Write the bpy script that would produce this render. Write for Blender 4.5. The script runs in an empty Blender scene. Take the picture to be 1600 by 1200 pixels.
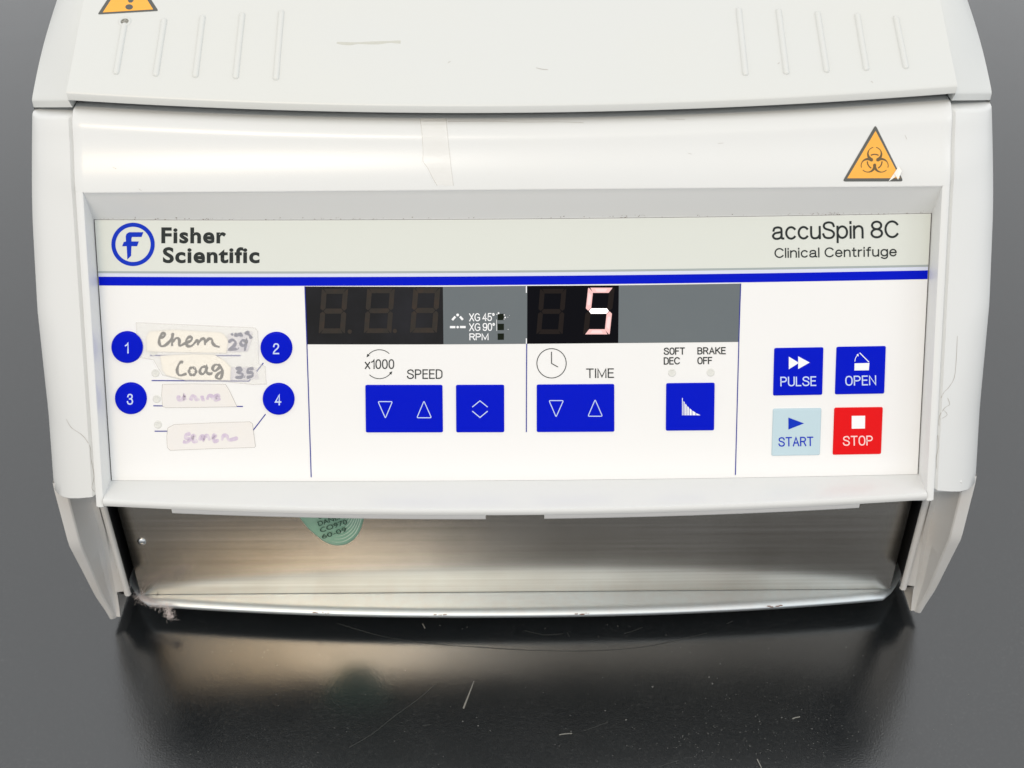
import bpy, bmesh, math, random
from mathutils import Vector, Matrix
from mathutils.bvhtree import BVHTree
random.seed(7)
C = bpy.context.scene.collection
scn = bpy.context.scene

# ------------------------------------------------------------------ camera
PITCH = math.radians(38.0); ROLL = math.radians(0.44); FPX = 2000.0
CAM = Vector((-0.0008, -0.402, 0.446))
FW = Vector((0, math.cos(PITCH), -math.sin(PITCH)))
U0 = Vector((0, math.sin(PITCH), math.cos(PITCH))); R0 = Vector((1, 0, 0))
UP = U0*math.cos(ROLL) + R0*math.sin(ROLL)
RT = R0*math.cos(ROLL) - U0*math.sin(ROLL)
cd = bpy.data.cameras.new('camera'); cam = bpy.data.objects.new('camera', cd); C.objects.link(cam)
M = Matrix((RT, UP, -FW)).transposed().to_4x4(); M.translation = CAM
cam.matrix_world = M
cd.sensor_width = 36; cd.lens = 36*FPX/1600; cd.clip_start = 0.02; cd.clip_end = 50
cd.dof.use_dof = True; cd.dof.focus_distance = 0.492; cd.dof.aperture_fstop = 24
scn.camera = cam

# ------------------------------------------------------------------ light
w = bpy.data.worlds.new('World'); scn.world = w; w.use_nodes = True
bgn = w.node_tree.nodes['Background']
bgn.inputs[0].default_value = (0.975, 0.988, 1.0, 1); bgn.inputs[1].default_value = 0.99
def area(name, loc, target, sx, sy, power, col):
    l = bpy.data.lights.new(name, 'AREA'); l.shape = 'RECTANGLE'; l.size = sx; l.size_y = sy
    l.energy = power; l.color = col
    o = bpy.data.objects.new(name, l); C.objects.link(o); o.location = loc
    o.rotation_euler = (Vector(target)-Vector(loc)).to_track_quat('-Z', 'Y').to_euler()
    return o
area('ceiling_light', (-0.335, -1.20, 1.39), (-0.08, 0.03, 0.22), 0.46, 0.10, 3.2, (1.0, 0.98, 0.92))
area('ceiling_light', (-0.72, -1.62, 1.9), (0, 0.0, 0.05), 0.70, 0.26, 11.5, (1.0, 0.73, 0.42))
area('ceiling_light', (0.35, -1.62, 1.9), (0, 0.0, 0.05), 0.7, 0.12, 0.5, (1.0, 0.86, 0.62))
area('ceiling_light', (1.3, -0.6, 1.1), (0, 0.0, 0.15), 0.7, 0.4, 2.2, (0.97, 0.98, 1.0))
scn.view_settings.view_transform = 'Standard'; scn.view_settings.look = 'None'
scn.view_settings.exposure = 0.0; scn.view_settings.gamma = 1.0

# ------------------------------------------------------------------ materials
def mat(name, col, rough=0.4, metal=0.0, bump=None, var=None, spec=0.5, ior=1.5, emit=None, coat=0.0, alpha=1.0):
    m = bpy.data.materials.new(name); m.use_nodes = True
    nt = m.node_tree; b = nt.nodes['Principled BSDF']
    b.inputs['Base Color'].default_value = (*col, 1); b.inputs['Roughness'].default_value = rough
    b.inputs['Metallic'].default_value = metal; b.inputs['Specular IOR Level'].default_value = spec
    b.inputs['IOR'].default_value = ior; b.inputs['Coat Weight'].default_value = coat
    b.inputs['Alpha'].default_value = alpha
    if emit:
        b.inputs['Emission Color'].default_value = (*emit[0], 1); b.inputs['Emission Strength'].default_value = emit[1]
    tc = nt.nodes.new('ShaderNodeTexCoord')
    if var:   # (scale, amount, colour) blotchy wear
        n = nt.nodes.new('ShaderNodeTexNoise'); n.inputs['Scale'].default_value = var[0]; n.inputs['Detail'].default_value = 6
        nt.links.new(tc.outputs['Object'], n.inputs['Vector'])
        r = nt.nodes.new('ShaderNodeMapRange'); r.inputs[1].default_value = 0.42; r.inputs[2].default_value = 0.75
        r.inputs[3].default_value = 0; r.inputs[4].default_value = var[1]
        nt.links.new(n.outputs['Fac'], r.inputs[0])
        x = nt.nodes.new('ShaderNodeMix'); x.data_type = 'RGBA'
        x.inputs[6].default_value = (*col, 1); x.inputs[7].default_value = (*var[2], 1)
        nt.links.new(r.outputs[0], x.inputs[0]); nt.links.new(x.outputs[2], b.inputs['Base Color'])
    if bump:  # (scale, distance)
        n = nt.nodes.new('ShaderNodeTexNoise'); n.inputs['Scale'].default_value = bump[0]; n.inputs['Detail'].default_value = 3
        nt.links.new(tc.outputs['Object'], n.inputs['Vector'])
        bp = nt.nodes.new('ShaderNodeBump'); bp.inputs['Distance'].default_value = bump[1]; bp.inputs['Strength'].default_value = 1
        nt.links.new(n.outputs['Fac'], bp.inputs['Height']); nt.links.new(bp.outputs[0], b.inputs['Normal'])
    return m
PLAST = mat('white_plastic', (0.735, 0.752, 0.752), 0.24, bump=(2400, 0.00002), var=(14, 0.10, (0.68, 0.68, 0.61)))
LIDM = mat('lid_plastic', (0.655, 0.675, 0.665), 0.36, bump=(2400, 0.000022), var=(7, 0.25, (0.70, 0.69, 0.60)))
STRIPM = mat('trim_plastic', (0.72, 0.73, 0.74), 0.4)
FINM = mat('leg_plastic', (0.66, 0.66, 0.65), 0.5, bump=(2200, 0.00001), var=(40, 0.35, (0.60, 0.54, 0.48)))
PANEL = mat('panel_film', (0.84, 0.845, 0.845), 0.22, bump=(3500, 0.000006), var=(10, 0.12, (0.80, 0.79, 0.74)))
HEAD = mat('header_film', (0.68, 0.71, 0.665), 0.22, bump=(3500, 0.000006))
PALEL = mat('pale_blue_film', (0.66, 0.70, 0.85), 0.25)
GREYL = mat('grey_line_ink', (0.36, 0.41, 0.41), 0.3)
BLUE = mat('blue_film', (0.0003, 0.008, 0.55), 0.22, bump=(3500, 0.000006), spec=0.06)
NAVY = mat('navy_ink', (0.02, 0.03, 0.30), 0.35, spec=.1)
BLUEINK = mat('blue_ink', (0.006, 0.035, 0.50), 0.35, spec=.08)
RED = mat('red_film', (0.74, 0.002, 0.004), 0.22, spec=0.15)
PALEB = mat('pale_key_film', (0.50, 0.65, 0.72), 0.25, bump=(3500, 0.00001))
DTXT = mat('dark_ink', (0.018, 0.024, 0.024), 0.4, spec=.2)
WTXT = mat('white_ink', (0.88, 0.90, 0.93), 0.35)
LTXT = mat('light_blue_ink', (0.55, 0.66, 0.92), 0.35)
PTXT = mat('pink_ink', (0.93, 0.62, 0.60), 0.35)
BLACKD = mat('display_window', (0.012, 0.012, 0.013), 0.12, var=(60, 0.6, (0.024, 0.024, 0.030)), spec=.12)
BLACKT = mat('time_window', (0.003, 0.003, 0.005), 0.12, spec=.05)
GREYD = mat('grey_window', (0.13, 0.152, 0.165), 0.2, var=(40, 0.5, (0.145, 0.165, 0.175)), spec=.3)
GHOST = mat('unlit_segment', (0.033, 0.029, 0.025), 0.3, var=(300, 0.8, (0.048, 0.034, 0.026)), spec=.1)
GHOST2 = mat('dark_unlit_segment', (0.016, 0.012, 0.011), 0.3, spec=.05)
LIT = mat('lit_segment', (0.05, 0.02, 0.02), 0.3, emit=((1.0, 0.58, 0.55), 0.95))
LITC = mat('lit_segment_core', (0.05, 0.02, 0.02), 0.3, emit=((1.0, 0.70, 0.68), 1.0))
LITW = mat('lit_segment_bright', (0.8, 0.6, 0.6), 0.3, emit=((1.0, 0.93, 0.93), 1.2))
WINB = mat('indicator_window', (0.006, 0.010, 0.004), 0.2, spec=.1)
LEDM = mat('clear_led', (0.72, 0.73, 0.70), 0.12, bump=(1800, 0.0002))
ORANGE = mat('orange_sticker_film', (0.92, 0.44, 0.06), 0.3)
STKD = mat('sticker_border', (0.095, 0.10, 0.095), 0.3)
STKB = mat('sticker_symbol', (0.13, 0.085, 0.03), 0.3)
CREAM = mat('cream_paper_tape', (0.91, 0.87, 0.79), 0.6, var=(160, 0.5, (0.86, 0.84, 0.78)))
MASK = mat('masking_tape', (0.79, 0.775, 0.76), 0.6, bump=(1500, 0.00004), var=(120, 0.6, (0.82, 0.79, 0.74)))
LAV = mat('smudged_paper', (0.60, 0.59, 0.66), 0.6, var=(160, 0.95, (0.84, 0.82, 0.82)))
INK = mat('marker_ink', (0.016, 0.012, 0.015), 0.6, var=(500, 0.5, (0.07, 0.05, 0.06)), spec=.1)
INKB = mat('blue_marker_ink', (0.05, 0.06, 0.17), 0.6, var=(400, 0.8, (0.16, 0.16, 0.28)), spec=.1)
INKF = mat('faded_marker_ink', (0.60, 0.51, 0.65), 0.6, var=(420, 1.0, (0.77, 0.73, 0.77)))
SEAM = mat('dark_gap', (0.05, 0.045, 0.04), 0.8)
DIRT = mat('dirt', (0.16, 0.11, 0.08), 0.9)
INNER = mat('black_interior', (0.006, 0.006, 0.007), 0.7)  # black of the rubber feet; also painted shade inside the body
LIDGAP = mat('lid_gap_shade', (0.055, 0.065, 0.065), 0.5)
CRACK = mat('crack_line', (0.44, 0.42, 0.39), 0.8)
LINT = mat('lint', (0.82, 0.75, 0.73), 0.9)
SCR = mat('scratch', (0.05, 0.054, 0.053), 0.5)
SCRW = mat('white_scratch', (0.25, 0.25, 0.23), 0.5)
GREEN = mat('green_cap_plastic', (0.26, 0.48, 0.35), 0.3, var=(80, 0.9, (0.36, 0.56, 0.42)))
GREENL = mat('green_ridge', (0.60, 0.76, 0.63), 0.2)
GREENT = mat('green_cap_print', (0.02, 0.06, 0.04), 0.5)
RIVET = mat('rivet_metal', (0.72, 0.75, 0.77), 0.25, metal=1.0)
RUST = mat('rust_fleck', (0.22, 0.09, 0.05), 0.9)
STAIN = mat('lid_stain', (0.58, 0.56, 0.43), 0.5, alpha=0.25)
def clear(name, col, alpha, rough):
    return mat(name, col, rough, alpha=alpha)
TAPE = clear('clear_tape', (0.95, 0.95, 0.93), 0.6, 0.13)
TAPE2 = clear('clear_tape_film', (0.93, 0.92, 0.88), 0.3, 0.04)
TEDGE = clear('tape_edge', (0.60, 0.58, 0.54), 0.5, 0.26)
def steel(name, col, rough, streak, warm):
    m = bpy.data.materials.new(name); m.use_nodes = True; nt = m.node_tree; b = nt.nodes['Principled BSDF']
    b.inputs['Metallic'].default_value = 1.0
    tc = nt.nodes.new('ShaderNodeTexCoord'); mp = nt.nodes.new('ShaderNodeMapping')
    mp.inputs['Scale'].default_value = streak; nt.links.new(tc.outputs['Object'], mp.inputs[0])
    n = nt.nodes.new('ShaderNodeTexNoise'); n.inputs['Scale'].default_value = 1; n.inputs['Detail'].default_value = 5
    nt.links.new(mp.outputs[0], n.inputs['Vector'])
    n2 = nt.nodes.new('ShaderNodeTexNoise'); n2.inputs['Scale'].default_value = 16; n2.inputs['Detail'].default_value = 3
    nt.links.new(tc.outputs['Object'], n2.inputs['Vector'])
    r = nt.nodes.new('ShaderNodeMapRange'); r.inputs[1].default_value = .3; r.inputs[2].default_value = .7
    r.inputs[3].default_value = rough*0.75; r.inputs[4].default_value = rough*1.3
    b.inputs['Roughness'].default_value = rough
    x = nt.nodes.new('ShaderNodeMix'); x.data_type = 'RGBA'; x.inputs[6].default_value = (*col, 1); x.inputs[7].default_value = (*warm, 1)
    ad = nt.nodes.new('ShaderNodeMath'); ad.operation = 'MULTIPLY_ADD'; ad.inputs[1].default_value = 1.6; ad.inputs[2].default_value = -.55
    av = nt.nodes.new('ShaderNodeMath'); av.operation = 'MULTIPLY_ADD'; av.inputs[1].default_value = .6
    nt.links.new(n.outputs['Fac'], ad.inputs[0]); nt.links.new(ad.outputs[0], av.inputs[0]); nt.links.new(n2.outputs['Fac'], av.inputs[2]); nt.links.new(av.outputs[0], x.inputs[0]); nt.links.new(x.outputs[2], b.inputs['Base Color'])
    bp = nt.nodes.new('ShaderNodeBump'); bp.inputs['Distance'].default_value = 0.000006; bp.inputs['Strength'].default_value = 1
    nt.links.new(n.outputs['Fac'], bp.inputs['Height']); nt.links.new(bp.outputs[0], b.inputs['Normal'])
    return m
STEEL = steel('brushed_steel', (0.86, 0.84, 0.80), 0.25, (5, 5, 700), (0.46, 0.43, 0.38))
GALV = steel('galvanised_steel', (0.72, 0.83, 0.88), 0.48, (300, 300, 300), (0.70, 0.73, 0.75))
def bench_material():
    m = bpy.data.materials.new('bench_epoxy'); m.use_nodes = True; nt = m.node_tree; b = nt.nodes['Principled BSDF']
    b.inputs['Base Color'].default_value = (0.009, 0.011, 0.013, 1)
    b.inputs['IOR'].default_value = 2.06
    tc = nt.nodes.new('ShaderNodeTexCoord')
    n = nt.nodes.new('ShaderNodeTexNoise'); n.inputs['Scale'].default_value = 1500; n.inputs['Detail'].default_value = 2
    nt.links.new(tc.outputs['Object'], n.inputs['Vector'])
    n2 = nt.nodes.new('ShaderNodeTexNoise'); n2.inputs['Scale'].default_value = 30; n2.inputs['Detail'].default_value = 8
    nt.links.new(tc.outputs['Object'], n2.inputs['Vector'])
    r = nt.nodes.new('ShaderNodeMapRange'); r.inputs[1].default_value = .3; r.inputs[2].default_value = .7
    r.inputs[3].default_value = 0.17; r.inputs[4].default_value = 0.23
    nt.links.new(n2.outputs['Fac'], r.inputs[0]); nt.links.new(r.outputs[0], b.inputs['Roughness'])
    n3 = nt.nodes.new('ShaderNodeTexNoise'); n3.inputs['Scale'].default_value = 700; n3.inputs['Detail'].default_value = 8; n3.inputs['Roughness'].default_value = .8
    nt.links.new(tc.outputs['Object'], n3.inputs['Vector'])
    mx = nt.nodes.new('ShaderNodeMapRange'); mx.inputs[1].default_value = .52; mx.inputs[2].default_value = .74
    mm = nt.nodes.new('ShaderNodeMath'); mm.operation = 'MULTIPLY'; nt.links.new(n3.outputs['Fac'], mx.inputs[0]); nt.links.new(mx.outputs[0], mm.inputs[0]); nt.links.new(n2.outputs['Fac'], mm.inputs[1])
    cm = nt.nodes.new('ShaderNodeMix'); cm.data_type = 'RGBA'; cm.inputs[6].default_value = (.009, .011, .013, 1); cm.inputs[7].default_value = (.085, .09, .09, 1)
    nt.links.new(mm.outputs[0], cm.inputs[0]); nt.links.new(cm.outputs[2], b.inputs['Base Color'])
    bp = nt.nodes.new('ShaderNodeBump'); bp.inputs['Distance'].default_value = 0.00004; bp.inputs['Strength'].default_value = 1
    nt.links.new(n.outputs['Fac'], bp.inputs['Height']); nt.links.new(bp.outputs[0], b.inputs['Normal'])
    return m
BENCH = bench_material()

# ------------------------------------------------------------------ mesh helpers
def link(name, bm, m, parent=None, smooth=35, label=None, kind=None):
    me = bpy.data.meshes.new(name)
    bmesh.ops.remove_doubles(bm, verts=bm.verts, dist=1e-7)
    bm.to_mesh(me); bm.free()
    for x in (m if isinstance(m, (list, tuple)) else [m]): me.materials.append(x)
    if smooth:
        me.shade_smooth(); me.set_sharp_from_angle(angle=math.radians(smooth))
    o = bpy.data.objects.new(name, me); C.objects.link(o)
    if parent: o.parent = parent
    if label: o['label'] = label
    if kind: o['kind'] = kind
    return o
def grid(bm, rows, flip=False):
    vs = [[bm.verts.new(p) for p in r] for r in rows]
    for i in range(len(vs)-1):
        for j in range(len(vs[0])-1):
            q = [vs[i][j], vs[i][j+1], vs[i+1][j+1], vs[i+1][j]]
            try: bm.faces.new(q[::-1] if flip else q)
            except ValueError: pass
    return vs
def box(bm, x0, x1, y0, y1, z0, z1, bev=0):
    v = [bm.verts.new((x, y, z)) for x in (x0, x1) for y in (y0, y1) for z in (z0, z1)]
    fs = [bm.faces.new([v[i] for i in f]) for f in ((0,1,3,2),(4,6,7,5),(0,4,5,1),(2,3,7,6),(0,2,6,4),(1,5,7,3))]
    if bev:
        es = list({e for f in fs for e in f.edges})
        bmesh.ops.bevel(bm, geom=es, offset=bev, segments=2, affect='EDGES', profile=0.6)
def lerp(a, b, t): return a+(b-a)*t
def interp(tab, z):
    if z <= tab[0][0]: return tab[0][1]
    for (a, va), (b, vb) in zip(tab, tab[1:]):
        if z <= b: return lerp(va, vb, (z-a)/(b-a))
    return tab[-1][1]
def ray(px, py):
    return (FW + RT*((px-800)/FPX) + UP*((600-py)/FPX)).normalized()

# ------------------------------------------------------------------ centrifuge: surfaces
W = 0.163; WI = 0.1597
PT = (0.0215, 0.1962); PB = (-0.0258, 0.1051)          # panel top / bottom (y, z)
PBOW = 0.0019
pd = Vector((0, PB[0]-PT[0], PB[1]-PT[1])); PL = pd.length; pd.normalize()
pn = Vector((0, pd.z, -pd.y))                           # outward normal of the panel
if pn.y > 0: pn = -pn
P0 = Vector((0, PT[0], PT[1]))
def bow(x, b): return b*(1-(x/W)**2)
def P(px, py, h=0.0):                                    # point on the panel surface seen at a photo position
    d = ray(px, py); t = (P0-CAM).dot(pn)/d.dot(pn)
    for _ in range(4):
        q = CAM+d*t; off = bow(q.x, PBOW)
        t = (P0+Vector((0, -off, 0))-CAM).dot(pn)/d.dot(pn)
    return CAM+d*t+pn*h
def S(x, s, h=0.0):
    return Vector((x, PT[0]-bow(x, PBOW), PT[1])) + pd*s + pn*h
def SI(p):                                               # 3D -> (x, s)
    return (p.x, (p-Vector((0, PT[0]-bow(p.x, PBOW), PT[1]))).dot(pd))

root = bpy.data.objects.new('centrifuge', None); C.objects.link(root)
root['label'] = 'white clinical centrifuge with blue keypad panel standing on the dark bench'
root['category'] = 'centrifuge'
root.location = (0, 0, 0)

# ---- front housing (fascia above the panel, recess walls, rims, lower lip)
ZS = 0.2374; ZR = 0.2101
YT = [0.0178]
for _i in range(200):
    _t = _i/160; YT.append(YT[-1]+(.49+.24*math.exp(-((_t-.33)/.20)**2))*.0273/160)
def yface(x, z):
    t = max(0, min(1.24, (z-ZR)/.0273))*160; k = int(t)
    return YT[k]+(YT[k+1]-YT[k])*(t-k) - bow(x, .0012)*min(1, t/160)
def zseam(x): return .2300+.0046*min(1, abs(x)/W)**2
def edge_round(x, z):
    e = max(0, 1-(zseam(x)-z)/.0048)
    return .0024*e**2.2
cols = [(-W, .007), (-W, .0014), (-W+.0003, .0005), (-W+.0012, 0)]
n = 46
for i in range(n+1): cols.append((lerp(-WI+.0006, WI-.0006, i/n), 0))
cols += [(W-.0012, 0), (W-.0003, .0005), (W, .0014), (W, .007)]
bm = bmesh.new(); rows = []
def row(f): rows.append([Vector((x, *f(x, dy))) for x, dy in cols])
def zrow(i, x): return lerp(zseam(x)-.0002, ZR+.0010, (i/22)**1.25)
row(lambda x, dy: (yface(x, zseam(x))+.014+dy*.3, zseam(x)+.0004))
row(lambda x, dy: (yface(x, zseam(x))+.0048+dy, zseam(x)+.0004-dy*.2))
row(lambda x, dy: (yface(x, zseam(x))+.0034+dy, zseam(x)+.00035-dy*.2))
for i in range(23):
    row(lambda x, dy: (yface(x, zrow(i, x))+edge_round(x, zrow(i, x))+dy, zrow(i, x)))
row(lambda x, dy: (yface(x, ZR)+dy, ZR))
grid(bm, rows)
# top recess wall
rows = []
ic = [lerp(-WI, WI, i/n) for i in range(n+1)]
for k, (t, up) in enumerate(((0, 0), (.02, .00), (.08, .0), (.2, 0), (.5, 0), (1.0, 0))):
    rr = []
    for x in ic:
        a = Vector((x, yface(x, ZR), ZR)); b = Vector((x, PT[0]+.0004-bow(x, PBOW), PT[1]-.0002))
        p = a.lerp(b, t)
        rr.append(p)
    rows.append(rr)
for i, x in enumerate(ic):   # soften the rim edge
    rows[0][i] = Vector((x, yface(x, ZR+.0002), ZR))
    rows[1][i].y -= .0001; rows[2][i].y += .00015; 
grid(bm, rows)
# side rims
LP = (-0.0384, 0.1040)
def yrim(z): return lerp(LP[0], 0.0178, (z-LP[1])/(ZR-LP[1]))
for sg in (-1, 1):
    rows = []
    for i in range(19):
        z = lerp(ZR, LP[1]-.0008, i/18); y = yrim(z)
        sec = [(WI, .017), (WI, .0008), (WI+.0002, .0002), (WI+.0007, 0), (W-.0012, 0), (W-.0003, .0005), (W, .0014), (W, .007)]
        rows.append([Vector((sg*x, y+dy, z-dy*.15)) for x, dy in sec])
    rows.append([Vector((v.x, v.y+.0004, v.z-.0006)) for v in rows[-1]])
    rows.append([Vector((sg*(W+WI)/2, v.y+.004, v.z-.0002)) for v in rows[-1]])
    grid(bm, rows, flip=(sg < 0))
# lower lip
rows = []
prof = [(PB[0]+.0008, PB[1]-.0002, PBOW), (-.0262, .1053, PBOW), (-.0320, .1058, .0043), (LP[0]+.0016, .1063, .0069), (LP[0]+.0006, .1061, .0071), (LP[0]+.0001, .1054, .0071),
        (LP[0], .1044, .0071), (LP[0]+.0002, .1034, .0071), (LP[0]+.0010, .1030, .0071), (-.010, .1030, .003), (.001, .1030, 0)]
for y, z, b in prof: rows.append([Vector((x, y-bow(x, b), z)) for x in ic])
grid(bm, rows)
bmesh.ops.recalc_face_normals(bm, faces=bm.faces)
housing = link('front_housing', bm, PLAST, root, 40)

# ---- corner pods
YO = [(.090, -.0215), (.0949, -.0206), (.123, -.0058), (.162, .0105), (.200, .0330), (.2285, .0505)]
def yin(z):
    if z > ZR: return yface(W, z)+.0022+.0018*max(0, (z-.2270)/.0077)**2
    return yrim(z)+.0026
pods = []
for sg in (-1, 1):
    bm = bmesh.new(); rows = []
    NR = 30
    for i in range(-3, NR+1):
        k = max(i, 0)/NR
        rr = []
        secs = [(-.0010, .0016), (-.0002, .0010), (.0005, 0), (.003, 0), (.007, 0), (.0115, 0), (.0155, 0), (.0185, 0), (.0200, 0), (.0210, 0), (.0214, 0), (.0216, 0)]
        for (dx, back) in secs:
            u = max(0, dx)/.0216
            ztop = .2318-.0058*u**1.3; zbot = .1052-.0092*u
            z = lerp(ztop, zbot, k)
            yi = yin(z); yo = interp(YO, z)
            g = 0.62*u + 0.38*u**4
            x = W+.0013+dx*(1-.09*max(0, min(1, (z-.190)/.036))**1.4)
            y = lerp(yi, yo, g)+back
            if i == -3: y += .012; z -= .0004
            if i == -2: y += .0020; z += .0008
            if i == -1: y += .0006; z += .0005
            rr.append(Vector((sg*x, y, z)))
        z = rr[-1].z
        xo_ = abs(rr[-1].x)+.0002; rr.append(Vector((sg*xo_, rr[-1].y+.006, z))); rr.append(Vector((sg*xo_, .33, lerp(.2260, .0935, k))))
        rows.append(rr)
    last = rows[-1]
    rows.append([v+Vector((0, .0003, -.0005)) for v in last])
    rows.append([v+Vector((0, .010, -.0005)) for v in last])
    grid(bm, rows, flip=(sg > 0))
    bmesh.ops.recalc_face_normals(bm, faces=bm.faces)
    pods.append(link('corner_cover', bm, PLAST, root, 40))

# ---- small tabs below the covers and the housing
def tab(x0, x1, y0, y1, z0, z1):
    bm = bmesh.new(); box(bm, min(x0, x1), max(x0, x1), y0, y1, z0, z1, .0004); return link('tab', bm, PLAST, root, 40)
tab(.1652, .1765, -.0290, -.018, .0985, .1040)
tab(-.1660, -.1745, -.0295, -.018, .1010, .1040)
tab(.1545, .1625, -.0350, -.028, .0995, .1034)
tab(-.1560, -.1625, -.0360, -.028, .1010, .1034)
for a, b in ((-.1335, -.0114), (.0113, .1340)):
    bm = bmesh.new(); rows = []
    xs = [lerp(a, b, i/24) for i in range(25)]
    for dy, z in ((.004, .1034), (.0013, .1034), (.0013, .1005), (.0016, .0999), (.0040, .0999), (.004, .1034)):
        rows.append([Vector((x, LP[0]+dy-bow(x, .0071), z)) for x in xs])
    vs = grid(bm, rows)
    for j in (0, -1):
        bm.faces.new([vs[i][j] for i in range(5)])
    bmesh.ops.recalc_face_normals(bm, faces=bm.faces)
    link('trim_strip', bm, STRIPM, root, 40)

# ---- lid
YF = .0305
def lid_front(x):
    ax = abs(x)
    if ax <= .1632: return yface(x, zseam(x))+.0012
    return lerp(yface(W, zseam(W))+.0045, .0525, min(1, (ax-.1632)/.0208)**1.1)
def lid_zy(x, y):
    z = .2415 + (y-YF)*math.tan(math.radians(25))
    if y > .105:   # flattens towards the top of the dome
        t = y-.105; z = .2415+(.105-YF)*.4663 + (t*.4663 - t*t*1.9 if t < .12 else .12*.4663-.0144*1.9)
    ax = abs(x)
    if ax > .1632:
        u = (ax-.1632)/.0208; wv = math.exp(-(max(0, y-lid_front(x))/.022)**1.3)
        z -= wv*(.0060+.0150*u**1.1)+(1-wv)*.0225*u**1.35
    else: z -= .0037*(1-(x/W)**2)*math.exp(-max(0, y-.028)/.035)
    return z
def lid_x(x, y):
    ax = abs(x)
    k = (ax-.155)/.029
    return x if ax < .155 else math.copysign(ax-.029*k*max(0, min(.05, (y-.054)*1.0))+.0011*k*math.sin(math.pi*max(0, min(1, (y-.0525)/.05))), x)
bm = bmesh.new()
xs = [-.1840, -.1838, -.1832, -.1815, -.179, -.176, -.172, -.168, -.1655, -.1640, -.1633]
xs += [lerp(-.1630, .1630, i/50) for i in range(51)]
xs += [-v for v in xs[:11]][::-1]
rows = []
for k, (dy, dz) in enumerate(((.012, -.0032), (.0003, -.0032), (0, -.0029), (0, -.0006), (.00015, -.0002), (.0006, .0001))):
    rr = []
    for x in xs:
        y = lid_front(x)+dy
        rr.append(Vector((x, y, lid_zy(x, lid_front(x))+dz+ (0.0002 if k == 5 else 0))))
    rows.append(rr)
for k in range(1, 34):
    t = (k/33)**1.6
    rows.append([Vector((lid_x(x, lerp(lid_front(x)+.001, .34, t)), lerp(lid_front(x)+.001, .34, t), lid_zy(x, lerp(lid_front(x)+.001, .34, t)))) for x in xs])
rows.append([Vector((x, .345, .10)) for x in xs])
grid(bm, rows)
for j in (0, -1):   # lid side skirts
    a = [r[j] for r in rows[1:-1]]
    grid(bm, [a, [Vector((v.x, v.y, min(v.z-.0008, .2268))) for v in a]], flip=(j == 0))
bmesh.ops.recalc_face_normals(bm, faces=bm.faces)
lid = link('lid', bm, LIDM, root, 40)
bm = bmesh.new(); rows = []
for dy, z in ((.0075, .2450), (.0075, .2360)):
    rows.append([Vector((x, lid_front(x)+dy, lid_zy(x, lid_front(x))-.2428+z - (0 if 1 else .006+.012*(abs(x)-.1632)/.022))) for x in xs])
grid(bm, rows); link('lid_gap_sheet', bm, LIDGAP, root)  # dark grey sheet that paints the shade in the gap under the lid
# ---- added black boxes, standing in for shade inside the body; side and rear walls
bm = bmesh.new(); box(bm, -.1835, .1835, .036, .325, .014, .095); box(bm, -.1600, .1600, .060, .325, .0955, .215); link('shade_box', bm, INNER, root, 0)

# ---- steel front plate and base tray
bm = bmesh.new(); box(bm, -.171, .171, 0, .0014, .0116, .1025, .0003)
plate = link('steel_plate', bm, STEEL, root, 30)
def tray_outline(inset=0):
    pts = []
    for i in range(41):
        x = lerp(-.160, .160, i/40)
        pts.append((x, -.0126+.0080*abs(x/.163)**2.2+inset))
    right = [(.1675, -.0040), (.1722, .0002), (.1755, .0045), (.1785, .0095), (.1810, .0150), (.1826, .021), (.183, .03), (.183, .31)]
    right = [(x-inset*.7, y+inset*.6) for x, y in right]
    left = [(-x, y) for x, y in right][::-1]
    return left+pts+right
bm = bmesh.new(); rows = []
o0 = tray_outline(0)
for ins, z in ((.012, .0114), (.0052, .0114), (.0040, .01135), (.0030, .0112), (.0020, .0109), (.0011, .0104), (.0004, .0099), (.0001, .0096), (0, .0091), (.0002, .0080), (.0008, .0076), (.010, .0082)):
    rows.append([Vector((x, y, z)) for x, y in tray_outline(ins)])
grid(bm, rows)
inner = [Vector((max(-.17, min(.17, v.x)), max(v.y, .03), .0114)) for v in rows[0]]
grid(bm, [rows[0], inner], flip=True)
bmesh.ops.recalc_face_normals(bm, faces=bm.faces)
tray = link('base_tray', bm, GALV, root, 50)
bm = bmesh.new(); box(bm, -.165, .165, .022, .30, .0095, .0125); link('base_floor', bm, INNER, root, 0)
for sx in (-.13, .13):
    for y in (.045, .28):
        bm = bmesh.new(); bmesh.ops.create_cone(bm, cap_ends=True, segments=32, radius1=.011, radius2=.013, depth=.0112, matrix=Matrix.Translation((sx, y, .0041)))
        link('rubber_foot', bm, INNER, root, 30)
# rivet
q = CAM+ray(221.5, 846)*((0-CAM.y)/ray(221.5, 846).y)
bm = bmesh.new(); bmesh.ops.create_uvsphere(bm, u_segments=24, v_segments=12, radius=1, matrix=Matrix.Translation(q)@Matrix.Diagonal((.0020, .0010, .0020, 1)))
link('rivet', bm, RIVET, root, 60)

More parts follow.
